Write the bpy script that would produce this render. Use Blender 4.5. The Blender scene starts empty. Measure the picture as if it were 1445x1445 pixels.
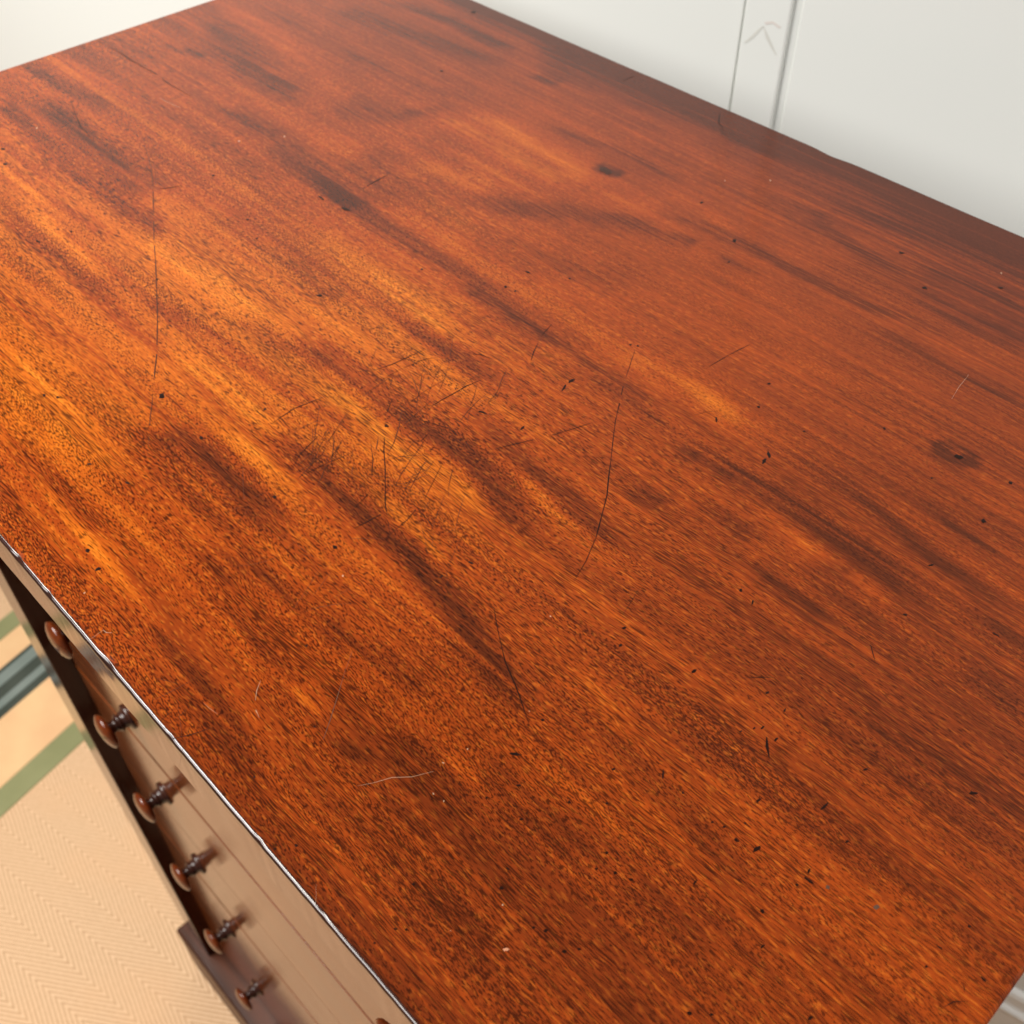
import bpy, bmesh, math, random
import numpy as np
from mathutils import Matrix, Vector

# ------------------------------------------------------------------ camera, world, lamps, exposure
S = 0.52                 # depth of the chest top in metres
L, D = 1.5465 * S, S     # size of the top
ZT = 2.45 * S            # height of the top above the carpet
scene = bpy.context.scene
C = scene.collection

cam_d = bpy.data.cameras.new('camera')
cam = bpy.data.objects.new('camera', cam_d)
C.objects.link(cam)
cr = Vector((0.69184483, 0.72202599, -0.0054034))
cu = Vector((-0.52379678, 0.50702443, 0.68451673))
cf = Vector((-0.49697853, 0.47074908, -0.72897712))
cam.matrix_world = Matrix(((cr.x, cu.x, -cf.x, 1.51366853 * S),
                           (cr.y, cu.y, -cf.y, -0.10357876 * S),
                           (cr.z, cu.z, -cf.z, 0.6556259 * S + ZT),
                           (0, 0, 0, 1)))
cam_d.sensor_width = 36
cam_d.lens = 36 * 1534.388 / 1445
cam_d.clip_start = 0.01
cam_d.clip_end = 60
cam_d.dof.use_dof = True
cam_d.dof.focus_distance = 0.44
cam_d.dof.aperture_fstop = 17
scene.camera = cam

world = bpy.data.worlds.new('World')
scene.world = world
world.use_nodes = True
bg = world.node_tree.nodes['Background']
bg.inputs[0].default_value = (1.0, 0.97, 0.93, 1)
bg.inputs[1].default_value = 0.12

def area(name, loc, target, sx, sy, power, col, spread=180):
    d = bpy.data.lights.new(name, 'AREA')
    d.shape = 'RECTANGLE'; d.size = sx; d.size_y = sy; d.energy = power; d.color = col; d.spread = math.radians(spread)
    o = bpy.data.objects.new(name, d); C.objects.link(o)
    o.location = loc
    o.rotation_euler = (Vector(target) - Vector(loc)).to_track_quat('-Z', 'Y').to_euler()
    return o
area('ceiling_panel_lamp', (-0.40, -0.42, 2.50), (-0.25, -0.20, 0), 1.10, 0.24, 20, (1.0, 0.95, 0.88), 110)
area('wall_washer_lamp', (1.75, 0.25, 2.62), (1.50, 0.80, 0.3), 0.60, 0.40, 15, (1.0, 0.985, 0.96), 120)

area('front_fill_light', (-0.55, -1.75, 2.62), (0.35, 0.40, 0.9), 1.8, 1.0, 14, (1.0, 0.985, 0.95), 78)  # added fill light, brightens wall, carpet and top; no known fixture

scene.view_settings.view_transform = 'Standard'
scene.view_settings.look = 'None'
scene.view_settings.exposure = 0.0
scene.view_settings.gamma = 1.0

# ------------------------------------------------------------------ helpers
rnd = random.Random(7)

class NT:
    def __init__(s, name):
        s.mat = bpy.data.materials.new(name); s.mat.use_nodes = True
        s.t = s.mat.node_tree; s.b = s.t.nodes['Principled BSDF']
    def new(s, typ, **kw):
        n = s.t.nodes.new(typ)
        for k, v in kw.items(): setattr(n, k, v)
        return n
    def put(s, sock, v):
        if hasattr(v, 'is_linked'): s.t.links.new(v, sock)
        else: sock.default_value = v
    def m(s, op, a, b=0.0, c=0.0, clamp=False):
        n = s.new('ShaderNodeMath', operation=op, use_clamp=clamp)
        for i, v in enumerate((a, b, c)): s.put(n.inputs[i], v)
        return n.outputs[0]
    def mad(s, a, b, c): return s.m('MULTIPLY_ADD', a, b, c)
    def obj(s):
        n = s.new('ShaderNodeTexCoord'); q = s.new('ShaderNodeSeparateXYZ')
        s.t.links.new(n.outputs['Object'], q.inputs[0]); return q.outputs
    def vec(s, x, y, z=0.0):
        n = s.new('ShaderNodeCombineXYZ')
        for i, v in enumerate((x, y, z)): s.put(n.inputs[i], v)
        return n.outputs[0]
    def noise(s, v, scale=1.0, detail=2.0, rough=0.5):
        n = s.new('ShaderNodeTexNoise'); s.put(n.inputs['Vector'], v)
        n.inputs['Scale'].default_value = scale; n.inputs['Detail'].default_value = detail
        n.inputs['Roughness'].default_value = rough
        return n.outputs[0]
    def ramp(s, f, stops):
        n = s.new('ShaderNodeValToRGB'); e = n.color_ramp.elements
        while len(e) < len(stops): e.new(0.5)
        for i, (p, c) in enumerate(stops): e[i].position = p; e[i].color = (*c, 1)
        s.put(n.inputs[0], f); return n.outputs[0]
    def ss(s, f, a, b, lo=0.0, hi=1.0):
        n = s.new('ShaderNodeMapRange', interpolation_type='SMOOTHSTEP')
        for i, v in enumerate((f, a, b, lo, hi)): s.put(n.inputs[i], v)
        return n.outputs[0]
    def mix(s, f, a, b, blend='MIX'):
        n = s.new('ShaderNodeMix', data_type='RGBA', blend_type=blend)
        s.put(n.inputs[0], f)
        for i, v in ((6, a), (7, b)):
            s.put(n.inputs[i], v if hasattr(v, 'is_linked') else (*v, 1))
        return n.outputs[2]
    def bump(s, h, strength, dist):
        n = s.new('ShaderNodeBump'); n.inputs['Strength'].default_value = strength
        n.inputs['Distance'].default_value = dist; s.put(n.inputs['Height'], h)
        s.t.links.new(n.outputs[0], s.b.inputs['Normal'])
    def out(s, col, rough, ior=1.5):
        s.put(s.b.inputs['Base Color'], col if hasattr(col, 'is_linked') else (*col, 1))
        s.put(s.b.inputs['Roughness'], rough); s.b.inputs['IOR'].default_value = ior
        return s.mat

def link(name, me, mat, parent=None, loc=(0, 0, 0), rotz=0.0):
    o = bpy.data.objects.new(name, me); C.objects.link(o)
    if mat is not None and not me.materials: me.materials.append(mat)
    o.parent = parent; o.location = loc; o.rotation_euler = (0, 0, rotz)
    return o

def mesh(name, verts, faces, smooth=False):
    me = bpy.data.meshes.new(name); me.from_pydata(verts, [], faces); me.update()
    if smooth: me.polygons.foreach_set('use_smooth', [True] * len(me.polygons))
    return me

def box_mesh(name, lo, hi, bev=0.0, seg=2, smooth=True):
    bm = bmesh.new(); bmesh.ops.create_cube(bm, size=1)
    lo = Vector(lo); hi = Vector(hi)
    for v in bm.verts:
        v.co = Vector(((lo[i] + hi[i]) / 2 + v.co[i] * (hi[i] - lo[i]) for i in range(3)))
    if bev > 0:
        bmesh.ops.bevel(bm, geom=bm.edges[:], offset=bev, segments=seg, profile=0.5, affect='EDGES')
    me = bpy.data.meshes.new(name); bm.to_mesh(me); bm.free()
    if bev > 0 and smooth:
        # flat sides stay flat: only the narrow bevel faces shade smoothly
        big = sorted((p.area for p in me.polygons), reverse=True)[5]
        me.polygons.foreach_set('use_smooth', [p.area < big * 0.999 for p in me.polygons])
    return me

# value noise in numpy, for the figure of the veneer
def vnoise(x, y, seed):
    r = np.random.RandomState(seed); g = r.rand(256, 256)
    xi = np.floor(x).astype(int); yi = np.floor(y).astype(int)
    fx = x - xi; fy = y - yi; fx = fx * fx * (3 - 2 * fx); fy = fy * fy * (3 - 2 * fy)
    a = g[xi % 256, yi % 256]; b = g[(xi + 1) % 256, yi % 256]
    c = g[xi % 256, (yi + 1) % 256]; d = g[(xi + 1) % 256, (yi + 1) % 256]
    return (a * (1 - fx) + b * fx) * (1 - fy) + (c * (1 - fx) + d * fx) * fy - 0.5

# ------------------------------------------------------------------ materials
def mat_top():
    g = NT('mahogany_top')
    x, y, z = g.obj()
    yy = g.m('SUBTRACT', y, z)
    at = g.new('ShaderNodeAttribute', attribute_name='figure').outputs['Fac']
    w1 = g.m('SUBTRACT', g.noise(g.vec(g.m('MULTIPLY', x, 4.0), g.m('MULTIPLY', yy, 9.0)), 1, 2), 0.5)
    w2 = g.m('SUBTRACT', g.noise(g.vec(g.m('MULTIPLY', x, 26.0), g.m('MULTIPLY', yy, 45.0), 3.1), 1, 2), 0.5)
    w3 = g.m('SUBTRACT', g.noise(g.vec(g.m('MULTIPLY', x, 130.0), g.m('MULTIPLY', yy, 120.0), 7.7), 1, 1), 0.5)
    v1 = g.mad(w2, 0.0022, g.mad(w1, 0.010, yy))
    v2 = g.mad(w3, 0.0004, v1)
    grain = g.new('ShaderNodeAttribute', attribute_name='open_grain').outputs['Fac']
    s1 = g.m('SUBTRACT', g.noise(g.vec(g.m('MULTIPLY', x, 2.0), g.m('MULTIPLY', v1, 62.0), 0.3), 1, 3, 0.55), 0.5)
    s2 = g.m('SUBTRACT', g.noise(g.vec(g.m('MULTIPLY', x, 11.0), g.m('MULTIPLY', v1, 330.0), 0.7), 1, 2), 0.5)
    s3 = g.m('SUBTRACT', g.noise(g.vec(g.m('MULTIPLY', x, 34.0), g.m('MULTIPLY', yy, 60.0), 5.7), 1, 3, 0.6), 0.5)
    s4 = g.noise(g.vec(g.m('MULTIPLY', x, 9.0), g.m('MULTIPLY', v1, 520.0), 2.7), 1, 2, 0.6)
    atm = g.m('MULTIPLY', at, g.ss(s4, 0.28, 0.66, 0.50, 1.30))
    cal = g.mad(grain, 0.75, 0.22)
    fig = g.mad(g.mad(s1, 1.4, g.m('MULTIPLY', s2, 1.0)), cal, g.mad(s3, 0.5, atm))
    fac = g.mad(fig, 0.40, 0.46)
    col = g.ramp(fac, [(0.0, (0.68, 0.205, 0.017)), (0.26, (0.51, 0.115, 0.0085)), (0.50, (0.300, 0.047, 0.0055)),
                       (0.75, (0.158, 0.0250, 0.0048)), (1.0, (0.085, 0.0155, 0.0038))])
    # open pores: short dark dashes along the grain, denser in some ribbons
    dens = g.m('SUBTRACT', g.noise(g.vec(g.m('MULTIPLY', x, 7.0), g.m('MULTIPLY', v1, 60.0), 9.0), 1, 2), 0.5)
    def dash(shear, seed, fx, fv, det=1.0):
        vs = g.mad(x, shear, v2)
        return g.noise(g.vec(g.m('MULTIPLY', x, fx), g.m('MULTIPLY', vs, fv), seed), 1, det, 0.55)
    rib = g.noise(g.vec(g.m('MULTIPLY', x, 2.5), g.m('MULTIPLY', v1, 75.0), 15.0), 1, 2)
    ma = g.ss(rib, 0.50, 0.56); mb = g.ss(rib, 0.46, 0.40)
    pn = dash(0.0, 1.0, 250.0, 2250.0)
    pn = g.mad(ma, g.m('SUBTRACT', dash(0.08, 31.0, 460.0, 2000.0, 1.5), pn), pn)
    pn = g.mad(mb, g.m('SUBTRACT', dash(-0.03, 57.0, 100.0, 2350.0), pn), pn)
    pn = g.mad(dens, 0.26, pn)
    pores = g.m('MULTIPLY', g.ss(pn, 0.508, 0.572), grain)
    ln = g.noise(g.vec(g.m('MULTIPLY', x, 60.0), g.m('MULTIPLY', v1, 1100.0), 4.0), 1, 1.0)
    lines = g.ss(g.mad(dens, 0.12, ln), 0.60, 0.72)
    flk = g.m('MULTIPLY', grain, g.ss(g.noise(g.vec(g.m('MULTIPLY', x, 220.0), g.m('MULTIPLY', v2, 900.0), 12.0), 1, 1.0), 0.52, 0.70))
    col = g.mix(g.m('MULTIPLY', g.m('MULTIPLY', flk, g.m('SUBTRACT', 1.0, fac, 0.0, True)), 0.55), col, (0.76, 0.22, 0.022))
    dark = g.m('MAXIMUM', g.m('MULTIPLY', pores, 0.78), g.m('MULTIPLY', g.m('MULTIPLY', lines, grain), 0.80))
    col = g.mix(dark, col, (0.0085, 0.0022, 0.0012))
    hz = g.noise(g.vec(g.m('MULTIPLY', x, 9.0), g.m('MULTIPLY', yy, 12.0), 2.0), 1, 3)
    rough = g.mad(hz, 0.14, 0.09)
    und = g.noise(g.vec(g.m('MULTIPLY', x, 60.0), g.m('MULTIPLY', yy, 110.0), 8.0), 1, 2)
    g.bump(g.mad(dark, -0.55, g.mad(und, 0.5, 0.0)), 0.035, 0.0004)
    return g.out(col, rough, 1.32)

def mat_wood(name, light, mid, dark, rough, axis='x', k=1.0, coat=0.0, ior=1.5):
    g = NT(name)
    x, y, z = g.obj()
    a, b, c = {'x': (x, z, y), 'z': (z, x, y), 'y': (y, x, z)}[axis]
    w = g.m('SUBTRACT', g.noise(g.vec(g.m('MULTIPLY', a, 5.0), g.m('MULTIPLY', b, 14.0), g.m('MULTIPLY', c, 14.0)), 1, 2), 0.5)
    b1 = g.mad(w, 0.012, b)
    s1 = g.noise(g.vec(g.m('MULTIPLY', a, 3.0 * k), g.m('MULTIPLY', b1, 70.0 * k), g.m('MULTIPLY', c, 70.0 * k)), 1, 3)
    s2 = g.noise(g.vec(g.m('MULTIPLY', a, 240.0), g.m('MULTIPLY', b1, 1300.0), g.m('MULTIPLY', c, 1300.0)), 1, 1)
    col = g.ramp(s1, [(0.25, light), (0.5, mid), (0.75, dark)])
    p = g.ss(s2, 0.56, 0.68)
    col = g.mix(g.m('MULTIPLY', p, 0.45), col, (0.03, 0.007, 0.003))
    hz = g.noise(g.vec(g.m('MULTIPLY', x, 25.0), g.m('MULTIPLY', y, 25.0), g.m('MULTIPLY', z, 25.0)), 1, 3)
    g.bump(g.mad(p, -0.3, hz), 0.02, 0.0004)
    g.b.inputs['IOR'].default_value = ior
    if coat:
        g.b.inputs['Coat Weight'].default_value = coat; g.b.inputs['Coat Roughness'].default_value = rough * 0.7
    return g.out(col, g.mad(hz, 0.08, rough - 0.04), ior)

def mat_plain(name, col, rough, var=0.08, scale=30.0, bump=0.0, bscale=300.0, dist=0.0005, ior=1.5):
    g = NT(name)
    x, y, z = g.obj()
    v = g.vec(x, y, z)
    n = g.noise(v, scale, 4, 0.6)
    k = g.mad(g.m('SUBTRACT', n, 0.5), 2 * var, 1.0)
    c = g.mix(1.0, col, g.vec(k, k, k), 'MULTIPLY')
    if bump: g.bump(g.noise(v, bscale, 3, 0.6), bump, dist)
    return g.out(c, rough, ior)

ROOM = math.radians(12.0)
def mat_carpet():
    g = NT('herringbone_carpet')
    x, y, z = g.obj()
    wob = g.m('SUBTRACT', g.noise(g.vec(x, y, 0.0), 9.0, 2), 0.5)
    xx = g.mad(wob, 0.006, x); yy = g.mad(wob, 0.004, y)
    cw = 0.0429; al = math.radians(24.5); per = 0.0060
    ph = g.m('FRACT', g.m('DIVIDE', g.m('SUBTRACT', yy, 0.0456), 2 * cw))
    tri = g.m('MULTIPLY', g.m('SUBTRACT', 1.0, g.m('ABSOLUTE', g.mad(ph, 2.0, -1.0))), cw)
    pr = g.m('SUBTRACT', g.m('MULTIPLY', xx, math.sin(al)), g.m('MULTIPLY', tri, math.cos(al)))
    rib = g.mad(g.m('COSINE', g.m('MULTIPLY', pr, 2 * math.pi / per)), 0.5, 0.5)
    fib = g.noise(g.vec(x, y, z), 900.0, 2)
    blot = g.noise(g.vec(x, y, z), 5.0, 3)
    fb2 = g.m('SUBTRACT', g.noise(g.vec(x, y, z), 160.0, 2), 0.5)
    h = g.mad(fb2, 0.6, g.mad(g.m('SUBTRACT', fib, 0.5), 0.4, rib))
    col = g.ramp(h, [(0.0, (0.49, 0.295, 0.160)), (0.45, (0.645, 0.415, 0.243)), (1.0, (0.735, 0.505, 0.31))])
    col = g.mix(g.ss(blot, 0.45, 0.75, 0.0, 0.35), col, (0.70, 0.41, 0.22))
    g.bump(h, 0.5, 0.0012)
    return g.out(col, 0.9)

def mat_weave(name, c1, c2):
    g = NT(name)
    x, y, z = g.obj()
    v = g.vec(g.m('MULTIPLY', x, 500.0), g.m('MULTIPLY', y, 1500.0), z)
    n = g.noise(v, 1, 2); b = g.noise(g.vec(x, y, z), 9.0, 3)
    col = g.mix(g.ss(g.mad(b, 0.8, g.m('MULTIPLY', n, 0.4)), 0.4, 0.8), c1, c2)
    g.bump(n, 0.4, 0.0006)
    return g.out(col, 0.92)

M_top = mat_top()
M_front = mat_wood('mahogany_drawer_front', (0.21, 0.052, 0.012), (0.15, 0.036, 0.009), (0.085, 0.021, 0.006), 0.12, 'x', 1.0, 0.0, 1.30)
M_arris = mat_wood('worn_polished_arris', (0.06, 0.014, 0.005), (0.035, 0.009, 0.004), (0.02, 0.006, 0.003), 0.15, 'x', 1.0, 0.35, 1.5)
M_post = mat_wood('mahogany_upright', (0.060, 0.012, 0.004), (0.040, 0.008, 0.003), (0.024, 0.005, 0.002), 0.13, 'z', ior=1.33)
M_plinth = mat_wood('mahogany_plinth', (0.10, 0.026, 0.008), (0.065, 0.018, 0.006), (0.035, 0.011, 0.005), 0.40, 'x', ior=1.3)
M_knob = mat_wood('turned_mahogany', (0.17, 0.033, 0.005), (0.12, 0.022, 0.004), (0.075, 0.014, 0.003), 0.14, 'y', 2.0)
M_stem = mat_wood('dark_turned_mahogany', (0.055, 0.018, 0.010), (0.035, 0.012, 0.008), (0.02, 0.008, 0.006), 0.25, 'y', 2.0)
M_wall = mat_plain('painted_wall', (0.775, 0.79, 0.76), 0.55, 0.015, 2.5, 0.05, 260.0, 0.0004)
M_skirt = mat_plain('skirting_paint', (0.80, 0.77, 0.72), 0.38, 0.02, 6.0, 0.04, 120.0, 0.0004)
M_scuff = mat_plain('scuffed_paint', (0.65, 0.645, 0.60), 0.7, 0.2, 90.0)
M_scuff2 = mat_plain('pink_scuffed_paint', (0.71, 0.655, 0.615), 0.6, 0.05, 90.0)
M_carpet = mat_carpet()
M_green = mat_weave('olive_weave', (0.215, 0.220, 0.100), (0.27, 0.27, 0.130))
M_blue = mat_weave('blue_grey_weave', (0.150, 0.185, 0.165), (0.20, 0.235, 0.215))
M_dark = mat_weave('dark_green_weave', (0.032, 0.042, 0.032), (0.055, 0.066, 0.052))
M_peach = mat_weave('peach_weave', (0.70, 0.41, 0.215), (0.76, 0.51, 0.265))
M_mark = {'d': mat_plain('dark_scratch', (0.014, 0.0045, 0.0025), 0.3, 0.3, 400.0, ior=1.25),
          'd2': mat_plain('brown_stain', (0.045, 0.013, 0.006), 0.3, 0.3, 400.0, ior=1.3),
          'h': mat_plain('hairline_scratch', (0.075, 0.020, 0.007), 0.3, 0.4, 300.0, ior=1.3),
          'n': mat_plain('knot', (0.11, 0.026, 0.008), 0.3, 0.3, 400.0),
          'g': mat_plain('grey_pit', (0.09, 0.045, 0.028), 0.3, 0.3, 400.0, ior=1.35),
          'p': mat_plain('bare_scratch', (0.42, 0.25, 0.15), 0.4, 0.3, 400.0),
          'k': mat_plain('pink_spot', (0.50, 0.21, 0.11), 0.4, 0.3, 400.0)}

# ------------------------------------------------------------------ the setting: carpet and wall
def room_xy(a, b):      # room axes -> chest axes
    return (a * math.cos(ROOM) - b * math.sin(ROOM), a * math.sin(ROOM) + b * math.cos(ROOM))

me = mesh('carpet', [(-3.2, -3.0, 0), (3.4, -3.0, 0), (3.4, 1.1197 * S + 0.02, 0), (-3.2, 1.1197 * S + 0.02, 0)], [(0, 1, 2, 3)])
carpet = link('carpet', me, M_carpet, None, (0, 0, 0), ROOM)
carpet['kind'] = 'structure'; carpet['label'] = 'tan herringbone carpet with woven green and blue-grey stripes'
def stripe(name, x0, x1, z, m):
    e = 0.0012
    v = [(x0, -2.9, -0.001), (x1, -2.9, -0.001), (x1, 0.575, -0.001), (x0, 0.575, -0.001),
         (x0 + e, -2.9, z), (x1 - e, -2.9, z), (x1 - e, 0.575, z), (x0 + e, 0.575, z)]
    f = [(4, 5, 6, 7), (0, 1, 5, 4), (1, 2, 6, 5), (2, 3, 7, 6), (3, 0, 4, 7)]
    return link(name, mesh(name, v, f), m, carpet)
stripe('plain_band', -1.345 * S, -0.866 * S, 0.0010, M_peach)
stripe('stripe', -0.866 * S, -0.780 * S, 0.0016, M_green)
stripe('stripe', -1.245 * S, -1.075 * S, 0.0016, M_dark)
stripe('stripe', -1.140 * S, -1.105 * S, 0.0026, M_blue)
stripe('stripe', -1.228 * S, -1.180 * S, 0.0026, M_blue)
stripe('stripe', -1.420 * S, -1.345 * S, 0.0016, M_green)

WY = 1.1197 * S
wall = link('wall', box_mesh('wall', (-1.30, WY, 0.0), (3.4, WY + 0.10, 2.45)), M_wall, None, (0, 0, 0), ROOM)
wall['kind'] = 'structure'; wall['label'] = 'smooth off-white painted wall with one flat vertical strip'
# skirting board: profile (out from wall, height)
sz = (2.45 - 2.2427) * S
prof = [(0.0, 0.0), (0.017, 0.0), (0.017, sz - 0.006), (0.0185, sz - 0.003), (0.0185, sz + 0.001), (0.0165, sz + 0.004),
        (0.0125, sz + 0.007), (0.0110, sz + 0.012), (0.0110, sz + 0.030), (0.0085, sz + 0.036), (0.004, sz + 0.039), (0.0, sz + 0.040)]
v = []; f = []
for xx in (-1.30, 3.4):
    for o_, h_ in prof: v.append((xx, WY - o_, h_))
n = len(prof)
for i in range(n - 1): f.append((i, n + i, n + i + 1, i + 1))
link('skirting_board', mesh('skirting_board', v, f), M_skirt, wall)
link('flat_strip', box_mesh('flat_strip', (0.826 * S, WY - 0.0042, sz + 0.0405), (0.8965 * S, WY + 0.002, 2.44), 0.0016), M_wall, wall)
link('wall_panel', box_mesh('wall_panel', (-1.295, WY - 0.0016, sz + 0.0405), (0.8222 * S, WY + 0.002, 2.44), 0.0006), M_wall, wall)
link('wall_panel', box_mesh('wall_panel', (0.9095 * S, WY - 0.0022, sz + 0.0405), (3.35, WY + 0.002, 2.44), 0.0018), M_wall, wall)
# scuffs in the paint of the strip (flat marks)
def ribbon(pts, w, z, taper=True, seed=0):
    r = random.Random(seed); v = []; f = []
    P = []
    for i in range(len(pts) - 1):
        a, b = Vector(pts[i]), Vector(pts[i + 1]); k = max(1, int((b - a).length / 0.006))
        for j in range(k): P.append(a.lerp(b, j / k))
    P.append(Vector(pts[-1]))
    for i, p in enumerate(P):
        t = (P[min(i + 1, len(P) - 1)] - P[max(i - 1, 0)]); t.normalize(); nn = Vector((-t.y, t.x))
        s = i / max(1, len(P) - 1)
        k = (0.35 + 0.65 * min(1, 5 * s, 5 * (1 - s))) if taper else 1
        k *= r.uniform(0.30, 1.25) * w / 2
        c = p + nn * r.uniform(-0.25, 0.25) * w
        v += [(c.x + nn.x * k, c.y + nn.y * k, z), (c.x - nn.x * k, c.y - nn.y * k, z)]
        if i and (len(P) < 5 or r.random() > 0.13): f.append((2 * i - 2, 2 * i - 1, 2 * i + 1, 2 * i))
    return v, f
for k, (pts, w, m) in enumerate((([(0.8346, -0.0473), (0.8579, -0.0168)], 0.0030, M_scuff),
                                 ([(0.8579, -0.0168), (0.868, -0.030), (0.885, -0.0530)], 0.0026, M_scuff),
                                 ([(0.862, -0.014), (0.872, -0.006), (0.884, -0.014)], 0.0055, M_scuff2))):
    vv, ff = ribbon([(a * S, (b + 2.45) * S) for a, b in pts], w, 0.0, True, k)
    vv = [(a, WY - 0.0044, b) for a, b, _ in vv]
    link('paint_scuff', mesh('paint_scuff', vv, ff), m, wall)

# ------------------------------------------------------------------ the chest
chest = bpy.data.objects.new('chest_of_drawers', None); C.objects.link(chest)
chest.location = (L / 2, D / 2, 0); chest.empty_display_size = 0.2
chest['label'] = 'tall glossy mahogany chest of drawers with scratched top and turned wooden knobs'
chest['category'] = 'chest of drawers'
OFF = (-L / 2, -D / 2, 0)          # parts are modelled from the front-left corner of the top
def Z(z): return (z + 2.45) * S

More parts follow.
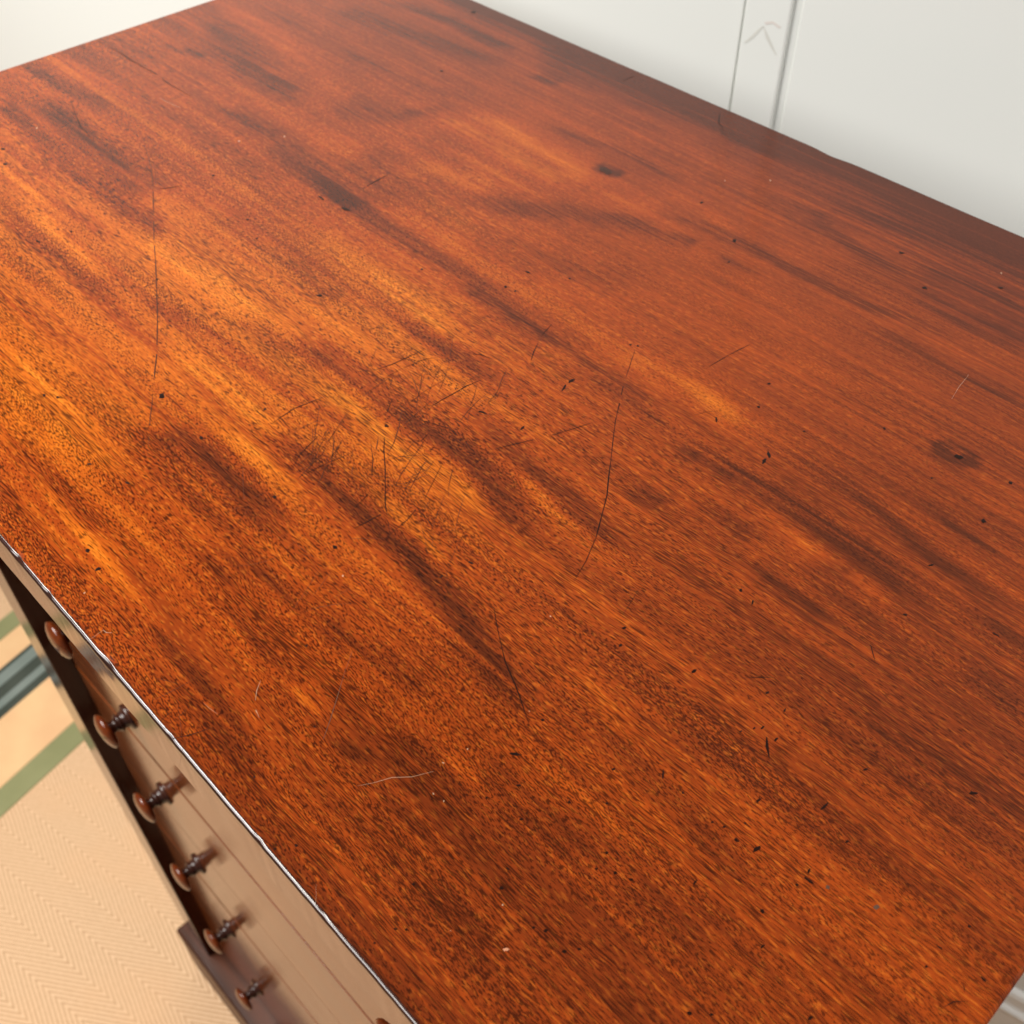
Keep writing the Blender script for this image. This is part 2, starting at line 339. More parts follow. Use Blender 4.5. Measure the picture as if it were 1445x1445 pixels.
# veneer figure: half width, strength, points (1e-4 m) along the grain
FIGURE = [
(101,38,[(4148,741),(4509,791),(4872,802)]),
(71,28,[(4881,585),(5224,696),(5478,753)]),
(66,-25,[(3340,472),(3713,497),(4165,499)]),
(60,80,[(708,2006),(1170,1954),(1595,1942),(1995,1932),(2131,1951)]),
(37,60,[(480,1822),(910,1781),(1353,1738),(1677,1730),(2031,1729),(2310,1746),(2547,1765)]),
(31,60,[(142,2206),(608,2257),(1003,2258)]),
(94,50,[(412,3525),(867,3393),(1339,3318),(1722,3291)]),
(32,70,[(510,3086),(624,3117),(797,3150)]),
(48,50,[(1677,2849),(2054,2857),(2472,2840),(2890,2768),(3082,2728)]),
(41,50,[(2283,2733),(2741,2696),(3126,2658)]),
(35,45,[(1700,1196),(2097,1195),(2470,1194),(2850,1192)]),
(38,30,[(1852,1428),(2172,1491),(2379,1485)]),
(68,-50,[(2574,1685),(3040,1679),(3453,1717),(3824,1765)]),
(32,-40,[(1622,1389),(2315,1277),(2647,1275)]),
(54,-40,[(238,3727),(801,3738),(1419,3617),(1949,3574)]),
(30,50,[(3649,1584),(3752,1603),(3912,1596)]),
(36,70,[(1025,4722),(1624,4820),(2064,4785),(2198,4805)]),
(60,40,[(869,4368),(1403,4411),(1901,4503),(2322,4592)]),
(37,60,[(2639,4643),(2751,4651),(2849,4672)]),
(31,130,[(3821,4050),(3882,4050),(3953,4060)]),
(23,45,[(1525,3949),(2025,3964),(2392,4025),(2710,4049)]),
(83,45,[(2094,3421),(2409,3500),(2515,3704),(2591,3830)]),
(90,50,[(2686,3059),(3021,2983),(3180,2985)]),
(48,50,[(2716,2753),(3041,2725),(3399,2676),(3783,2679),(4118,2688),(4391,2650),(4658,2623)]),
(70,50,[(3507,3241),(3786,3296),(3975,3490),(4262,3598),(4492,3761)]),
(92,35,[(3950,3026),(4263,3104),(4548,3195),(4794,3317)]),
(25,40,[(4259,3706),(4482,3751),(4661,3755)]),
(84,-50,[(2678,3775),(3020,3936),(3420,3896),(3859,3922)]),
(67,-45,[(2991,3200),(3340,3391),(3629,3445)]),
(50,-55,[(3256,2349),(3657,2313),(4008,2350),(4419,2348)]),
(29,40,[(3374,4206),(3742,4269),(4211,4283)]),
(32,-35,[(4026,3852),(4305,3866),(4584,3856)]),
(31,55,[(4514,3972),(4760,4003),(4925,3994),(5213,4014),(5479,4025),(5767,4007),(6025,4062)]),
(31,50,[(4135,4898),(4320,4909),(4483,4945)]),
(30,45,[(4729,4497),(5076,4548),(5434,4412),(5658,4405)]),
(34,55,[(5074,4696),(5414,4783),(5703,4828),(6051,4876)]),
(38,50,[(5810,4528),(6077,4575),(6346,4572)]),
(48,50,[(5958,4264),(6254,4268),(6489,4308)]),
(27,40,[(5940,3857),(6209,3879),(6433,3866),(6712,3896)]),
(30,40,[(5016,3813),(5116,3815),(5190,3826)]),
(37,50,[(4634,3767),(4724,3788),(4803,3799)]),
(30,-35,[(4327,4125),(4533,4104),(4812,4093)]),
(46,-45,[(5346,2935),(5712,2864),(5847,2804)]),
(35,-30,[(5790,3338),(5959,3405),(6146,3440)]),
(33,40,[(2717,1164),(3025,1165),(3282,1160),(3458,1168)]),
(36,55,[(3167,1373),(3501,1385),(3809,1417),(4054,1423),(4258,1450),(4456,1477),(4661,1492)]),
(42,80,[(4001,1698),(4164,1729),(4391,1720),(4640,1716),(4884,1719),(5025,1748),(5224,1746),(5432,1719),(5579,1663)]),
(57,75,[(4008,773),(4126,881),(4356,942),(4583,949),(4766,927),(4923,879)]),
(39,85,[(4523,1230),(4756,1224),(4953,1224),(5192,1198),(5386,1197),(5577,1168),(5776,1137),(5927,1103),(6096,1053),(6217,1041)]),
(22,35,[(4639,329),(4903,286),(5077,291)]),
(44,35,[(4859,615),(5023,649),(5223,690)]),
(34,30,[(3404,493),(3543,485),(3678,477)]),
(31,40,[(3889,368),(4105,348),(4305,322),(4380,338)]),
(52,-40,[(3057,615),(3527,619),(3881,592)]),
(17,-60,[(3945,291),(4342,279),(4742,247),(5031,242)]),
(28,-70,[(4262,1032),(4423,1057),(4632,1045),(4820,1043)]),
(27,-50,[(3570,1199),(3966,1227),(4320,1237)]),
(34,-65,[(4347,1619),(4814,1602),(5032,1594),(5233,1622),(5448,1628)]),
(23,-60,[(5093,1303),(5336,1306),(5592,1220)]),
(32,65,[(4173,2195),(4467,2207),(4671,2221),(4851,2218)]),
(35,70,[(5052,1967),(5278,1939),(5527,1926),(5734,1882),(5871,1859)]),
(34,55,[(4230,2622),(4549,2641),(4771,2634),(5007,2622),(5245,2598),(5508,2586)]),
(24,30,[(4311,2428),(4451,2421),(4610,2411)]),
(27,40,[(5774,2136),(5867,2146),(5965,2162)]),
(37,-35,[(4867,2590),(5257,2798),(5486,2716)]),
(22,-60,[(5392,1830),(5770,1755),(6000,1736)]),
(31,-40,[(3843,2068),(4217,2093),(4473,2072),(4759,2045)]),
(34,40,[(5778,2481),(5848,2484),(5917,2486)]),
(40,70,[(6023,2528),(6218,2575),(6387,2558),(6550,2542),(6699,2538),(6850,2523),(6955,2502)]),
(32,50,[(6261,2841),(6448,2834),(6598,2818),(6772,2772),(6947,2736),(7093,2717),(7265,2661),(7411,2606)]),
(32,70,[(6472,2188),(6648,2166),(6823,2152)]),
(47,45,[(6617,2377),(6826,2332),(6964,2297)]),
(43,40,[(6058,2282),(6180,2282),(6323,2267)]),
(28,50,[(6547,3309),(6639,3323),(6744,3374)]),
(21,40,[(6682,3011),(6952,2958),(7129,2944)]),
(27,40,[(7325,2320),(7399,2317),(7535,2303)]),
(23,-65,[(6317,2444),(6541,2414),(6660,2402)]),
(22,-55,[(6746,2433),(6824,2421),(6922,2395)]),
(46,-35,[(5439,2826),(5718,2855),(6031,2859)]),
(31,50,[(4970,266),(5186,232),(5383,226),(5665,168),(5774,167)]),
(22,30,[(5230,517),(5373,477),(5511,471)]),
(35,45,[(5439,734),(5579,723),(5658,721)]),
(37,50,[(5632,778),(5796,766),(5921,783)]),
(17,35,[(5573,360),(5638,380),(5702,401)]),
(43,38,[(6057,575),(6227,580),(6373,567),(6437,555)]),
(23,45,[(5910,423),(5973,430),(6040,443)]),
(23,30,[(6269,380),(6361,411),(6453,441)]),
(21,-50,[(5605,471),(5675,465),(5758,459)]),
(18,-40,[(5194,427),(5537,385),(5780,377),(5946,373),(6138,377)]),
(13,-50,[(6228,695),(6309,693),(6407,684)]),
(38,45,[(6364,755),(6555,729),(6733,744),(6891,759)]),
(20,-40,[(6295,1276),(6515,1246),(6721,1234)]),
(23,35,[(6613,1283),(6780,1311),(6888,1329)]),
(38,40,[(6994,1071),(7172,1050),(7336,1051)]),
(47,30,[(7032,760),(7173,781),(7310,813)]),
(26,35,[(6606,319),(6725,328),(6894,286)]),
(16,-35,[(6275,932),(6586,894),(6818,916),(7068,902)]),
(13,-40,[(7627,1379),(7794,1392),(7940,1354)]),
(19,30,[(7153,1403),(7428,1425),(7685,1445)]),
(38,25,[(7017,1937),(7283,1905),(7675,1906)]),
]
T_SLAB = 0.0555 * S
def make_top():
    R = 0.0016
    def profile(n, length):
        p = [(0, -T_SLAB), (0, -T_SLAB + 0.0006), (0, -T_SLAB * 0.5), (0, -R * 1.6)]
        for k in range(6):
            a = math.radians(k * 18); p.append((R * (1 - math.cos(a)), -R * (1 - math.sin(a))))
        inner = [(R + (length - 2 * R) * i / n, 0.0) for i in range(n + 1)]
        return p + inner + [(length - a, b) for a, b in reversed(p)]
    pu = profile(560, L); pv = profile(368, D)
    U, V = np.meshgrid([a for a, b in pu], [a for a, b in pv], indexing='ij')
    ZU, ZV = np.meshgrid([b for a, b in pu], [b for a, b in pv], indexing='ij')
    Zz = np.minimum(ZU, ZV)
    nu, nv = U.shape
    # figure
    wu = U + 0.012 * vnoise(U * 30, V * 60, 1)
    wv = V + 0.0020 * vnoise(U * 22, V * 40, 2) + 0.0022 * vnoise(U * 70, V * 120, 3) + 0.0012 * vnoise(U * 190, V * 300, 4)
    F = np.zeros_like(U)
    for hw, st, pts in FIGURE:
        P = np.array(pts, float) * 1e-4; h = max(hw * (1.5e-4 if st > 0 else 1.9e-4), 0.0016); st = st * (0.92 if st > 0 else 0.70)
        vc = np.interp(wu, P[:, 0], P[:, 1]); a, b = P[0, 0], P[-1, 0]
        ln = max(b - a, 1e-3); tp = min(0.035, ln * 0.45)
        e = np.clip((wu - a) / tp + 0.55, 0, 1) * np.clip((b - wu) / tp + 0.55, 0, 1)
        e = e * e * (3 - 2 * e)
        q = np.abs(wv - vc) / h
        k = np.exp(-(q ** 2.6) * 0.8)
        F = np.where(np.abs(st * 0.01 * k * e) > 0, F + st * 0.01 * k * e, F)
    tex = 1 + 0.9 * vnoise(U * 20, V * 500, 5) + 0.7 * vnoise(U * 90, V * 260, 6)
    F = F * np.clip(tex, 0.35, 1.6)
    # broad tone across the top, handled-dark back margin, painted glow and falloff
    F += 0.30 * vnoise(U * 5 + 3, V * 9, 8)
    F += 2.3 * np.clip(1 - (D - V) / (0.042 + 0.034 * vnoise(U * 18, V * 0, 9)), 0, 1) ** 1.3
    F += 0.60 * np.clip((U + 0.45 * V - 0.50) / 0.38, 0, 1)  # darker to the right: redder wood plus light falloff painted into the tone
    F += 0.22 * np.clip(1 - V / 0.03, 0, 1) * (0.5 + vnoise(U * 25, V * 60, 10))
    F += 0.20 * np.clip(1 - np.hypot((U - 0.66), (V - 0.05)) / 0.30, 0, 1)
    F -= 0.20 * np.clip(1.15 - np.hypot((U - 0.26) / 1.7, (V - 0.12)) / 0.24, 0, 1)  # warm glow left of centre, painted in as lighter wood
    kr = np.hypot((U - 0.6677) / 1.7, V - 0.3352) + 0.002 * vnoise(U * 200, V * 200, 21)
    F += 0.9 * np.exp(-((kr - 0.0045) / 0.0017) ** 2) - 0.7 * np.exp(-(kr / 0.0024) ** 2) + 0.22 * np.exp(-(kr / 0.012) ** 2)
    F += 0.42 * np.clip((V - 0.15) / 0.16, 0, 1) * np.clip(1 - (U - 0.10) / 0.38, 0, 1)
    F += 0.45 * np.clip((V - 0.40) / 0.10, 0, 1) * np.clip((U - 0.12) / 0.25, 0, 1)
    F += 1.1 * np.clip(1 - V / 0.0038, 0, 1)
    # knocked edges: the front arris wobbles and is chipped, the back edge has one shallow hollow
    X = U.copy(); Y = V.copy()
    wob = 0.00015 * vnoise(U * 60, V * 0, 11) + 0.00012 * vnoise(U * 240, V * 0, 12)
    chip = np.zeros_like(U)
    for cu_, w_, d_ in ((0.430, 0.0030, 0.0012), (0.456, 0.0022, 0.0009), (0.503, 0.0045, 0.0014), (0.548, 0.0016, 0.0007),
                        (0.604, 0.0022, 0.0008), (0.640, 0.0018, 0.0006), (0.360, 0.003, 0.0008)):
        chip += 0.6 * d_ * np.exp(-((U - cu_) / w_) ** 2)
    topish = np.clip(1 + ZV / (R * 1.2), 0, 1)
    near = np.clip(1 - V / 0.0028, 0, 1)
    Y += near * (wob + chip * topish)
    Zz = Zz - near * topish * (chip * 0.55 + 0.4 * np.abs(wob))
    nearb = np.clip(1 - (D - V) / 0.02, 0, 1)
    Y -= nearb * (0.0016 * np.exp(-((U - 0.474) / 0.010) ** 2) + 0.0003 * vnoise(U * 30, V * 0, 13))
    verts = np.stack([X, Y, Zz], -1).reshape(-1, 3)
    idx = np.arange(nu * nv).reshape(nu, nv)
    q = np.stack([idx[:-1, :-1], idx[1:, :-1], idx[1:, 1:], idx[:-1, 1:]], -1).reshape(-1, 4)
    # underside
    base = len(verts)
    verts = np.vstack([verts, [[0.0005, 0.0005, -T_SLAB], [L - 0.0005, 0.0005, -T_SLAB], [L - 0.0005, D - 0.0005, -T_SLAB], [0.0005, D - 0.0005, -T_SLAB]]])
    q = np.vstack([q, [[base + 3, base + 2, base + 1, base]]])
    me = bpy.data.meshes.new('top')
    me.vertices.add(len(verts)); me.vertices.foreach_set('co', verts.ravel())
    me.loops.add(q.size); me.loops.foreach_set('vertex_index', q.ravel())
    me.polygons.add(len(q)); me.polygons.foreach_set('loop_start', np.arange(0, q.size, 4))
    me.polygons.foreach_set('use_smooth', np.ones(len(q), bool))
    me.update(calc_edges=True); me.validate()
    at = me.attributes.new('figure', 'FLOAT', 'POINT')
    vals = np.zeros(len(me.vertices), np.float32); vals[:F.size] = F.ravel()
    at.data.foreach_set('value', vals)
    G = 1 - 0.58 * np.clip((V - 0.17 + 0.10 * vnoise(U * 9, V * 14, 20) - 0.06 * np.cos(U * 3.4)) / 0.22, 0, 1)
    G = np.where(Zz < -R * 1.05, 0.12, G)
    G *= 1 - 0.10 * np.clip((U - 0.45) / 0.3, 0, 1)
    ga = me.attributes.new('open_grain', 'FLOAT', 'POINT')
    vals = np.ones(len(me.vertices), np.float32); vals[:G.size] = G.ravel()
    ga.data.foreach_set('value', vals)
    me.materials.append(M_top); me.materials.append(M_front)
    zs = verts[:, 2][q].max(1); ys = verts[:, 1][q].max(1); zl = verts[:, 2][q].min(1)
    mi = (zs < -R * 1.3).astype(np.int32); mi[(mi == 0) & (ys < R * 1.25) & (zl < -1e-6)] = 2
    me.materials.append(M_arris); me.polygons.foreach_set('material_index', mi)
    return me
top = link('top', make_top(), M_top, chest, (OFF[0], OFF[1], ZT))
top['label'] = 'scratched red-brown mahogany top with dark streaks'

# scratches and pits in the polish of the top
SCRATCHES = [
('h',570,[(1637,2194),(1897,2084),(2104,1974),(2567,1700),(3002,1456),(3280,1292),(3533,1135),(3803,949),(4032,792),(4153,713)]),
('d',475,[(5171,2875),(5319,2622),(5461,2414),(5624,2204),(5759,2034),(5902,1811),(5958,1693),(6000,1576)]),
('d',490,[(4342,1774),(4389,1843),(4415,1930),(4437,2119)]),
('d',384,[(4475,1804),(4470,1932),(4496,2068),(4540,2142)]),
('d',374,[(4697,1788),(4680,1910),(4682,2018)]),
('d',444,[(4785,1866),(4792,2079),(4824,2244)]),
('d',441,[(4738,1620),(4863,1511),(4966,1434),(5119,1309),(5278,1206)]),
('d',545,[(5148,1112),(5158,1183),(5166,1264)]),
('d',398,[(5296,1125),(5269,1308),(5226,1442),(5118,1636)]),
('d',419,[(4973,1442),(4952,1603),(4920,1734)]),
('d',364,[(5182,1396),(5304,1375),(5440,1353)]),
('d',391,[(5201,1859),(5249,1968),(5325,2129),(5393,2320)]),
('d',566,[(4871,2441),(4831,2497),(4792,2570)]),
('d',470,[(4765,2614),(4751,2672),(4733,2726)]),
('d',407,[(5852,1267),(5920,1215),(5990,1168),(6094,1103),(6201,1056),(6359,972)]),
('d',422,[(5511,3037),(5524,3174),(5546,3323)]),
('d',868,[(3902,5126),(3980,5016),(4052,4972),(4101,4886)]),
('d',893,[(54,2751),(308,2766),(582,2764),(829,2772),(1046,2755),(1237,2771)]),
('d',648,[(759,2157),(934,2090),(1145,2020),(1346,1996)]),
('d',850,[(2167,1979),(2202,2043),(2228,2102)]),
('d',941,[(3009,2889),(3000,2981),(2997,3060)]),
('d',1557,[(3153,5008),(3156,5117)]),
('d',339,[(5410,15),(5403,76),(5418,129)]),
('d',333,[(5499,-4),(5537,65),(5566,139)]),
('d',399,[(5693,2705),(5717,2766),(5763,2827)]),
('d',266,[(6769,1695),(6806,1737),(6850,1783)]),
('d',705,[(7014,2170),(7042,2141),(7068,2115)]),
('d',911,[(6984,1553),(7011,1523),(7046,1487)]),
('d',302,[(7921,1286),(7936,1280),(7945,1265)]),
('d',256,[(7923,1181),(7937,1219),(7966,1251)]),
('d',707,[(6871,846),(6906,841),(6939,835)]),
('d',372,[(5968,1552),(5985,1478)]),
('d',339,[(6208,1745),(6252,1594)]),
('d',402,[(4379,1549),(4345,1387),(4358,1252)]),
('d',382,[(4778,1400),(4752,1282),(4733,1106)]),
('d',386,[(4577,1358),(4621,1215),(4675,1135)]),
('d',423,[(4628,2260),(4662,2295),(4733,2312)]),
('d',426,[(4696,1774),(4832,1765),(4958,1822),(5087,1812),(5217,1784)]),
('d',368,[(4615,1766),(4667,1693),(4760,1691)]),
('d',357,[(4867,1705),(4942,1686),(4985,1590)]),
('d',392,[(5629,1763),(5652,1652),(5652,1552)]),
('d',363,[(5629,1763),(5698,1731),(5740,1704)]),
('d',369,[(5066,1149),(5032,1284),(5056,1224)]),
('d',384,[(4769,1508),(4878,1435),(4960,1362)]),
('d',325,[(6140,2972),(6191,2977)]),
('d',385,[(3292,1971),(3415,1933)]),
('g',342,[(5886,397),(5838,466),(5772,551),(5710,628),(5651,714)]),
('p',261,[(5451,172),(5493,176),(5530,184)]),
('p',341,[(5518,382),(5545,346),(5577,317),(5613,294),(5649,285)]),
('p',229,[(6304,53),(6331,34),(6362,7)]),
('p',223,[(6118,371),(6149,423),(6175,478),(6221,529),(6259,599)]),
('p',359,[(4897,-3),(4897,37),(4892,76)]),
('p',388,[(4892,76),(4912,77),(4928,93)]),
('p',306,[(6469,3670),(6446,3775),(6431,3891)]),
('p',473,[(1144,2600),(1252,2610),(1363,2625)]),
('h',325,[(4650,1905),(4627,1931),(4603,1957),(4578,1983)]),
('h',306,[(4549,1804),(4526,1828),(4504,1854),(4483,1881)]),
('h',151,[(4869,1584),(4840,1681),(4812,1781),(4783,1885)]),
('h',323,[(4444,1804),(4535,1829),(4631,1842),(4734,1844)]),
('h',309,[(4904,1496),(4852,1581),(4787,1664),(4706,1747)]),
('h',222,[(4783,1824),(4707,1913),(4640,2009),(4579,2114)]),
('h',236,[(4414,1815),(4458,1805),(4501,1800),(4542,1800)]),
('h',287,[(4962,1879),(4933,1958),(4912,2039),(4899,2121)]),
('h',198,[(4487,1901),(4507,1908),(4527,1914),(4548,1920)]),
('h',218,[(4804,2031),(4785,2069),(4764,2106),(4740,2145)]),
('h',226,[(4699,1706),(4689,1735),(4677,1765),(4663,1796)]),
('h',313,[(4623,1501),(4655,1572),(4671,1651),(4670,1740)]),
('h',193,[(4874,2090),(4912,2094),(4950,2098),(4989,2100)]),
('h',305,[(4912,1997),(4880,2048),(4842,2098),(4796,2147)]),
('h',198,[(4578,1965),(4606,2035),(4640,2101),(4682,2165)]),
('h',250,[(4306,1969),(4398,1998),(4493,2023),(4592,2043)]),
('h',189,[(4588,1904),(4583,1945),(4571,1988),(4552,2034)]),
('h',219,[(4343,2080),(4460,2083),(4578,2076),(4702,2059)]),
('h',270,[(4748,1932),(4672,2047),(4581,2162),(4470,2279)]),
('h',290,[(4701,1759),(4747,1816),(4788,1876),(4828,1941)]),
('h',251,[(4374,1994),(4416,1995),(4457,1997),(4498,2002)]),
('h',216,[(4391,1771),(4312,1887),(4220,2005),(4111,2128)]),
('h',175,[(4610,2039),(4617,2061),(4621,2085),(4620,2112)]),
('h',294,[(4796,1673),(4782,1754),(4765,1836),(4745,1924)]),
('h',205,[(4723,2069),(4809,2041),(4893,2017),(4977,1997)]),
('h',230,[(4433,2200),(4509,2177),(4585,2147),(4662,2110)]),
('h',264,[(4509,1638),(4495,1727),(4486,1816),(4480,1909)]),
('h',313,[(4472,1971),(4566,1933),(4655,1890),(4744,1839)]),
('h',183,[(4468,1996),(4564,2002),(4651,2020),(4732,2049)]),
('h',257,[(4609,2014),(4602,2034),(4597,2054),(4594,2074)]),
('h',233,[(4751,1859),(4801,1887),(4852,1913),(4905,1938)]),
('h',328,[(4349,1959),(4439,2009),(4515,2073),(4575,2154)]),
('h',312,[(4847,1713),(4855,1749),(4860,1786),(4862,1827)]),
('h',230,[(4764,1785),(4696,1855),(4633,1930),(4571,2012)]),
('h',177,[(4952,1544),(4975,1557),(4996,1572),(5015,1589)]),
('h',206,[(5138,1306),(5163,1298),(5189,1292),(5215,1285)]),
('h',204,[(4980,1498),(5042,1532),(5104,1564),(5168,1597)]),
('h',292,[(5106,1428),(5106,1473),(5113,1516),(5128,1557)]),
('h',149,[(4814,1333),(4809,1378),(4802,1424),(4792,1472)]),
('h',166,[(5139,1407),(5165,1424),(5192,1439),(5221,1453)]),
('h',298,[(4841,1482),(4819,1506),(4796,1529),(4770,1552)]),
('h',284,[(5017,1449),(5015,1473),(5015,1496),(5018,1519)]),
('h',281,[(5068,1416),(5077,1466),(5085,1517),(5093,1569)]),
('h',223,[(4982,1335),(5047,1384),(5118,1426),(5197,1461)]),
('h',203,[(5017,1438),(4970,1519),(4931,1602),(4900,1691)]),
('h',194,[(5077,1513),(5065,1553),(5057,1592),(5055,1632)]),
('h',274,[(4924,1481),(4949,1539),(4986,1589),(5035,1632)]),
('h',284,[(5116,1491),(5106,1537),(5092,1583),(5074,1632)]),
('h',188,[(4957,1568),(5052,1531),(5144,1491),(5235,1447)]),
('h',193,[(5038,1401),(5094,1416),(5153,1426),(5215,1431)]),
('h',213,[(5273,1395),(5265,1418),(5255,1440),(5244,1463)]),
('h',280,[(5289,1527),(5245,1567),(5205,1612),(5169,1661)]),
('h',229,[(5091,1377),(5039,1464),(4997,1555),(4963,1652)]),
('h',171,[(5106,1243),(5090,1298),(5077,1353),(5068,1409)]),
('h',246,[(4896,1431),(4907,1457),(4913,1486),(4916,1517)]),
('h',245,[(5184,1069),(5218,1101),(5251,1134),(5282,1170)]),
('h',195,[(5153,1365),(5120,1429),(5085,1493),(5047,1561)]),
('h',148,[(5096,1393),(5097,1429),(5096,1467),(5091,1507)]),
('h',149,[(4982,1393),(5056,1415),(5124,1445),(5187,1484)]),
('h',277,[(5168,1387),(5125,1456),(5086,1528),(5048,1604)]),
('h',243,[(4924,1381),(4941,1399),(4955,1418),(4968,1440)]),
('h',208,[(4882,1289),(4931,1341),(4985,1391),(5044,1437)]),
('h',289,[(5020,1337),(5058,1394),(5096,1450),(5136,1508)]),
('h',238,[(4744,1475),(4839,1495),(4932,1516),(5025,1538)]),
('h',250,[(4893,1303),(4873,1320),(4855,1339),(4839,1360)]),
('h',300,[(4484,1279),(4481,1341),(4491,1401),(4513,1457)]),
('h',172,[(4672,1279),(4639,1319),(4612,1361),(4589,1406)]),
('h',268,[(4650,1264),(4603,1303),(4554,1340),(4501,1378)]),
('h',247,[(4701,1213),(4630,1310),(4572,1414),(4528,1524)]),
('h',266,[(4687,1251),(4652,1329),(4618,1409),(4584,1493)]),
('h',212,[(4703,1109),(4704,1176),(4703,1243),(4702,1314)]),
('h',241,[(4676,1223),(4652,1267),(4623,1311),(4588,1355)]),
('h',189,[(4703,1502),(4733,1511),(4763,1519),(4795,1526)]),
('h',295,[(4677,1159),(4654,1240),(4639,1321),(4633,1404)]),
('h',164,[(4826,1335),(4807,1362),(4786,1389),(4762,1416)]),
('h',203,[(4701,1272),(4689,1293),(4675,1314),(4657,1335)]),
('h',219,[(4663,1342),(4694,1369),(4725,1397),(4757,1425)]),
('h',189,[(4778,1289),(4742,1327),(4705,1365),(4668,1405)]),
('h',204,[(4763,1203),(4770,1227),(4773,1252),(4770,1280)]),
('h',303,[(4785,1266),(4724,1326),(4657,1385),(4581,1442)]),
('h',181,[(4658,1340),(4608,1424),(4563,1510),(4523,1602)]),
('h',304,[(4728,1186),(4696,1236),(4662,1286),(4624,1337)]),
('h',299,[(4841,1146),(4805,1204),(4759,1261),(4703,1318)]),
('h',289,[(4667,1251),(4584,1327),(4500,1405),(4411,1488)]),
('h',292,[(4751,1268),(4730,1319),(4705,1370),(4675,1423)]),
('h',171,[(4882,1162),(4852,1249),(4811,1337),(4757,1429)]),
('h',261,[(4751,1096),(4726,1168),(4702,1242),(4679,1320)]),
('h',152,[(5026,1175),(4988,1254),(4955,1334),(4927,1419)]),
('h',188,[(4852,1053),(4839,1114),(4835,1176),(4839,1237)]),
('h',153,[(4376,1355),(4414,1384),(4455,1409),(4501,1430)]),
('h',230,[(4734,844),(4631,907),(4527,974),(4418,1048)]),
('h',176,[(4618,936),(4619,960),(4616,986),(4608,1013)]),
('h',278,[(4521,725),(4512,760),(4502,796),(4491,834)]),
('h',196,[(4699,909),(4703,928),(4706,947),(4710,967)]),
('h',171,[(4634,831),(4617,859),(4597,887),(4573,914)]),
('h',185,[(4809,692),(4791,755),(4763,819),(4724,884)]),
('h',205,[(4591,829),(4619,833),(4646,840),(4672,848)]),
('h',150,[(4400,828),(4378,868),(4360,909),(4344,951)]),
('h',181,[(4691,726),(4694,771),(4702,815),(4717,858)]),
('h',236,[(4544,750),(4526,768),(4512,787),(4500,808)]),
('h',207,[(4973,1972),(5000,1995),(5022,2023),(5039,2056)]),
('h',271,[(4995,1904),(4972,1928),(4950,1954),(4930,1981)]),
('h',182,[(4926,1958),(4941,2024),(4953,2093),(4964,2165)]),
('h',278,[(4624,2069),(4669,2061),(4711,2058),(4753,2060)]),
('h',210,[(4987,1976),(4961,2064),(4927,2154),(4883,2249)]),
('h',251,[(4855,2098),(4867,2115),(4876,2134),(4881,2156)]),
('h',168,[(4770,2058),(4764,2111),(4766,2162),(4776,2211)]),
('h',160,[(4907,2074),(4928,2077),(4948,2083),(4965,2093)]),
('h',224,[(4931,2075),(4940,2104),(4944,2135),(4944,2170)]),
('h',315,[(4919,2172),(4890,2214),(4863,2257),(4838,2303)]),
('h',211,[(5009,886),(5076,886),(5140,892),(5201,906)]),
('h',147,[(5149,804),(5220,812),(5289,820),(5360,828)]),
('h',140,[(5285,697),(5186,709),(5084,728),(4977,755)]),
('h',205,[(4987,652),(5005,711),(5028,769),(5057,826)]),
('h',231,[(4964,615),(5008,673),(5041,737),(5062,809)]),
('h',216,[(5306,745),(5299,759),(5291,773),(5280,787)]),
('h',195,[(4971,834),(4970,854),(4973,873),(4979,892)]),
('h',258,[(5366,692),(5389,752),(5422,807),(5467,858)]),
('h',210,[(5112,862),(5125,873),(5139,884),(5155,894)]),
('h',185,[(5237,871),(5239,891),(5241,911),(5244,931)]),
('h',155,[(5037,820),(5041,871),(5036,923),(5021,979)]),
('h',228,[(5337,725),(5320,780),(5300,836),(5275,894)]),
('h',182,[(5390,823),(5394,852),(5396,882),(5394,914)]),
('h',184,[(5336,641),(5303,722),(5264,805),(5219,891)]),
('h',225,[(5313,42),(5324,100),(5333,160),(5339,224)]),
('h',206,[(5444,60),(5440,83),(5435,105),(5428,129)]),
('h',129,[(5637,-49),(5578,2),(5524,58),(5475,122)]),
('h',165,[(5534,30),(5483,57),(5430,83),(5373,108)]),
('h',224,[(5463,-31),(5453,-6),(5446,19),(5441,45)]),
('h',149,[(5215,91),(5260,119),(5305,145),(5354,171)]),
('h',237,[(5628,1209),(5584,1269),(5545,1333),(5512,1403)]),
('h',224,[(5376,1386),(5365,1414),(5356,1441),(5349,1470)]),
('h',190,[(5400,1291),(5451,1288),(5502,1287),(5553,1286)]),
('h',222,[(5556,1258),(5594,1240),(5629,1218),(5663,1192)]),
('h',229,[(5519,1342),(5453,1419),(5388,1502),(5325,1591)]),
('h',193,[(5395,1330),(5341,1410),(5288,1493),(5236,1581)]),
('h',140,[(5473,1270),(5438,1307),(5400,1342),(5358,1376)]),
('h',172,[(5388,1288),(5407,1299),(5425,1311),(5444,1323)]),
('h',272,[(5445,1371),(5447,1392),(5447,1414),(5447,1436)]),
('h',241,[(5479,1242),(5406,1291),(5326,1334),(5239,1370)]),
]
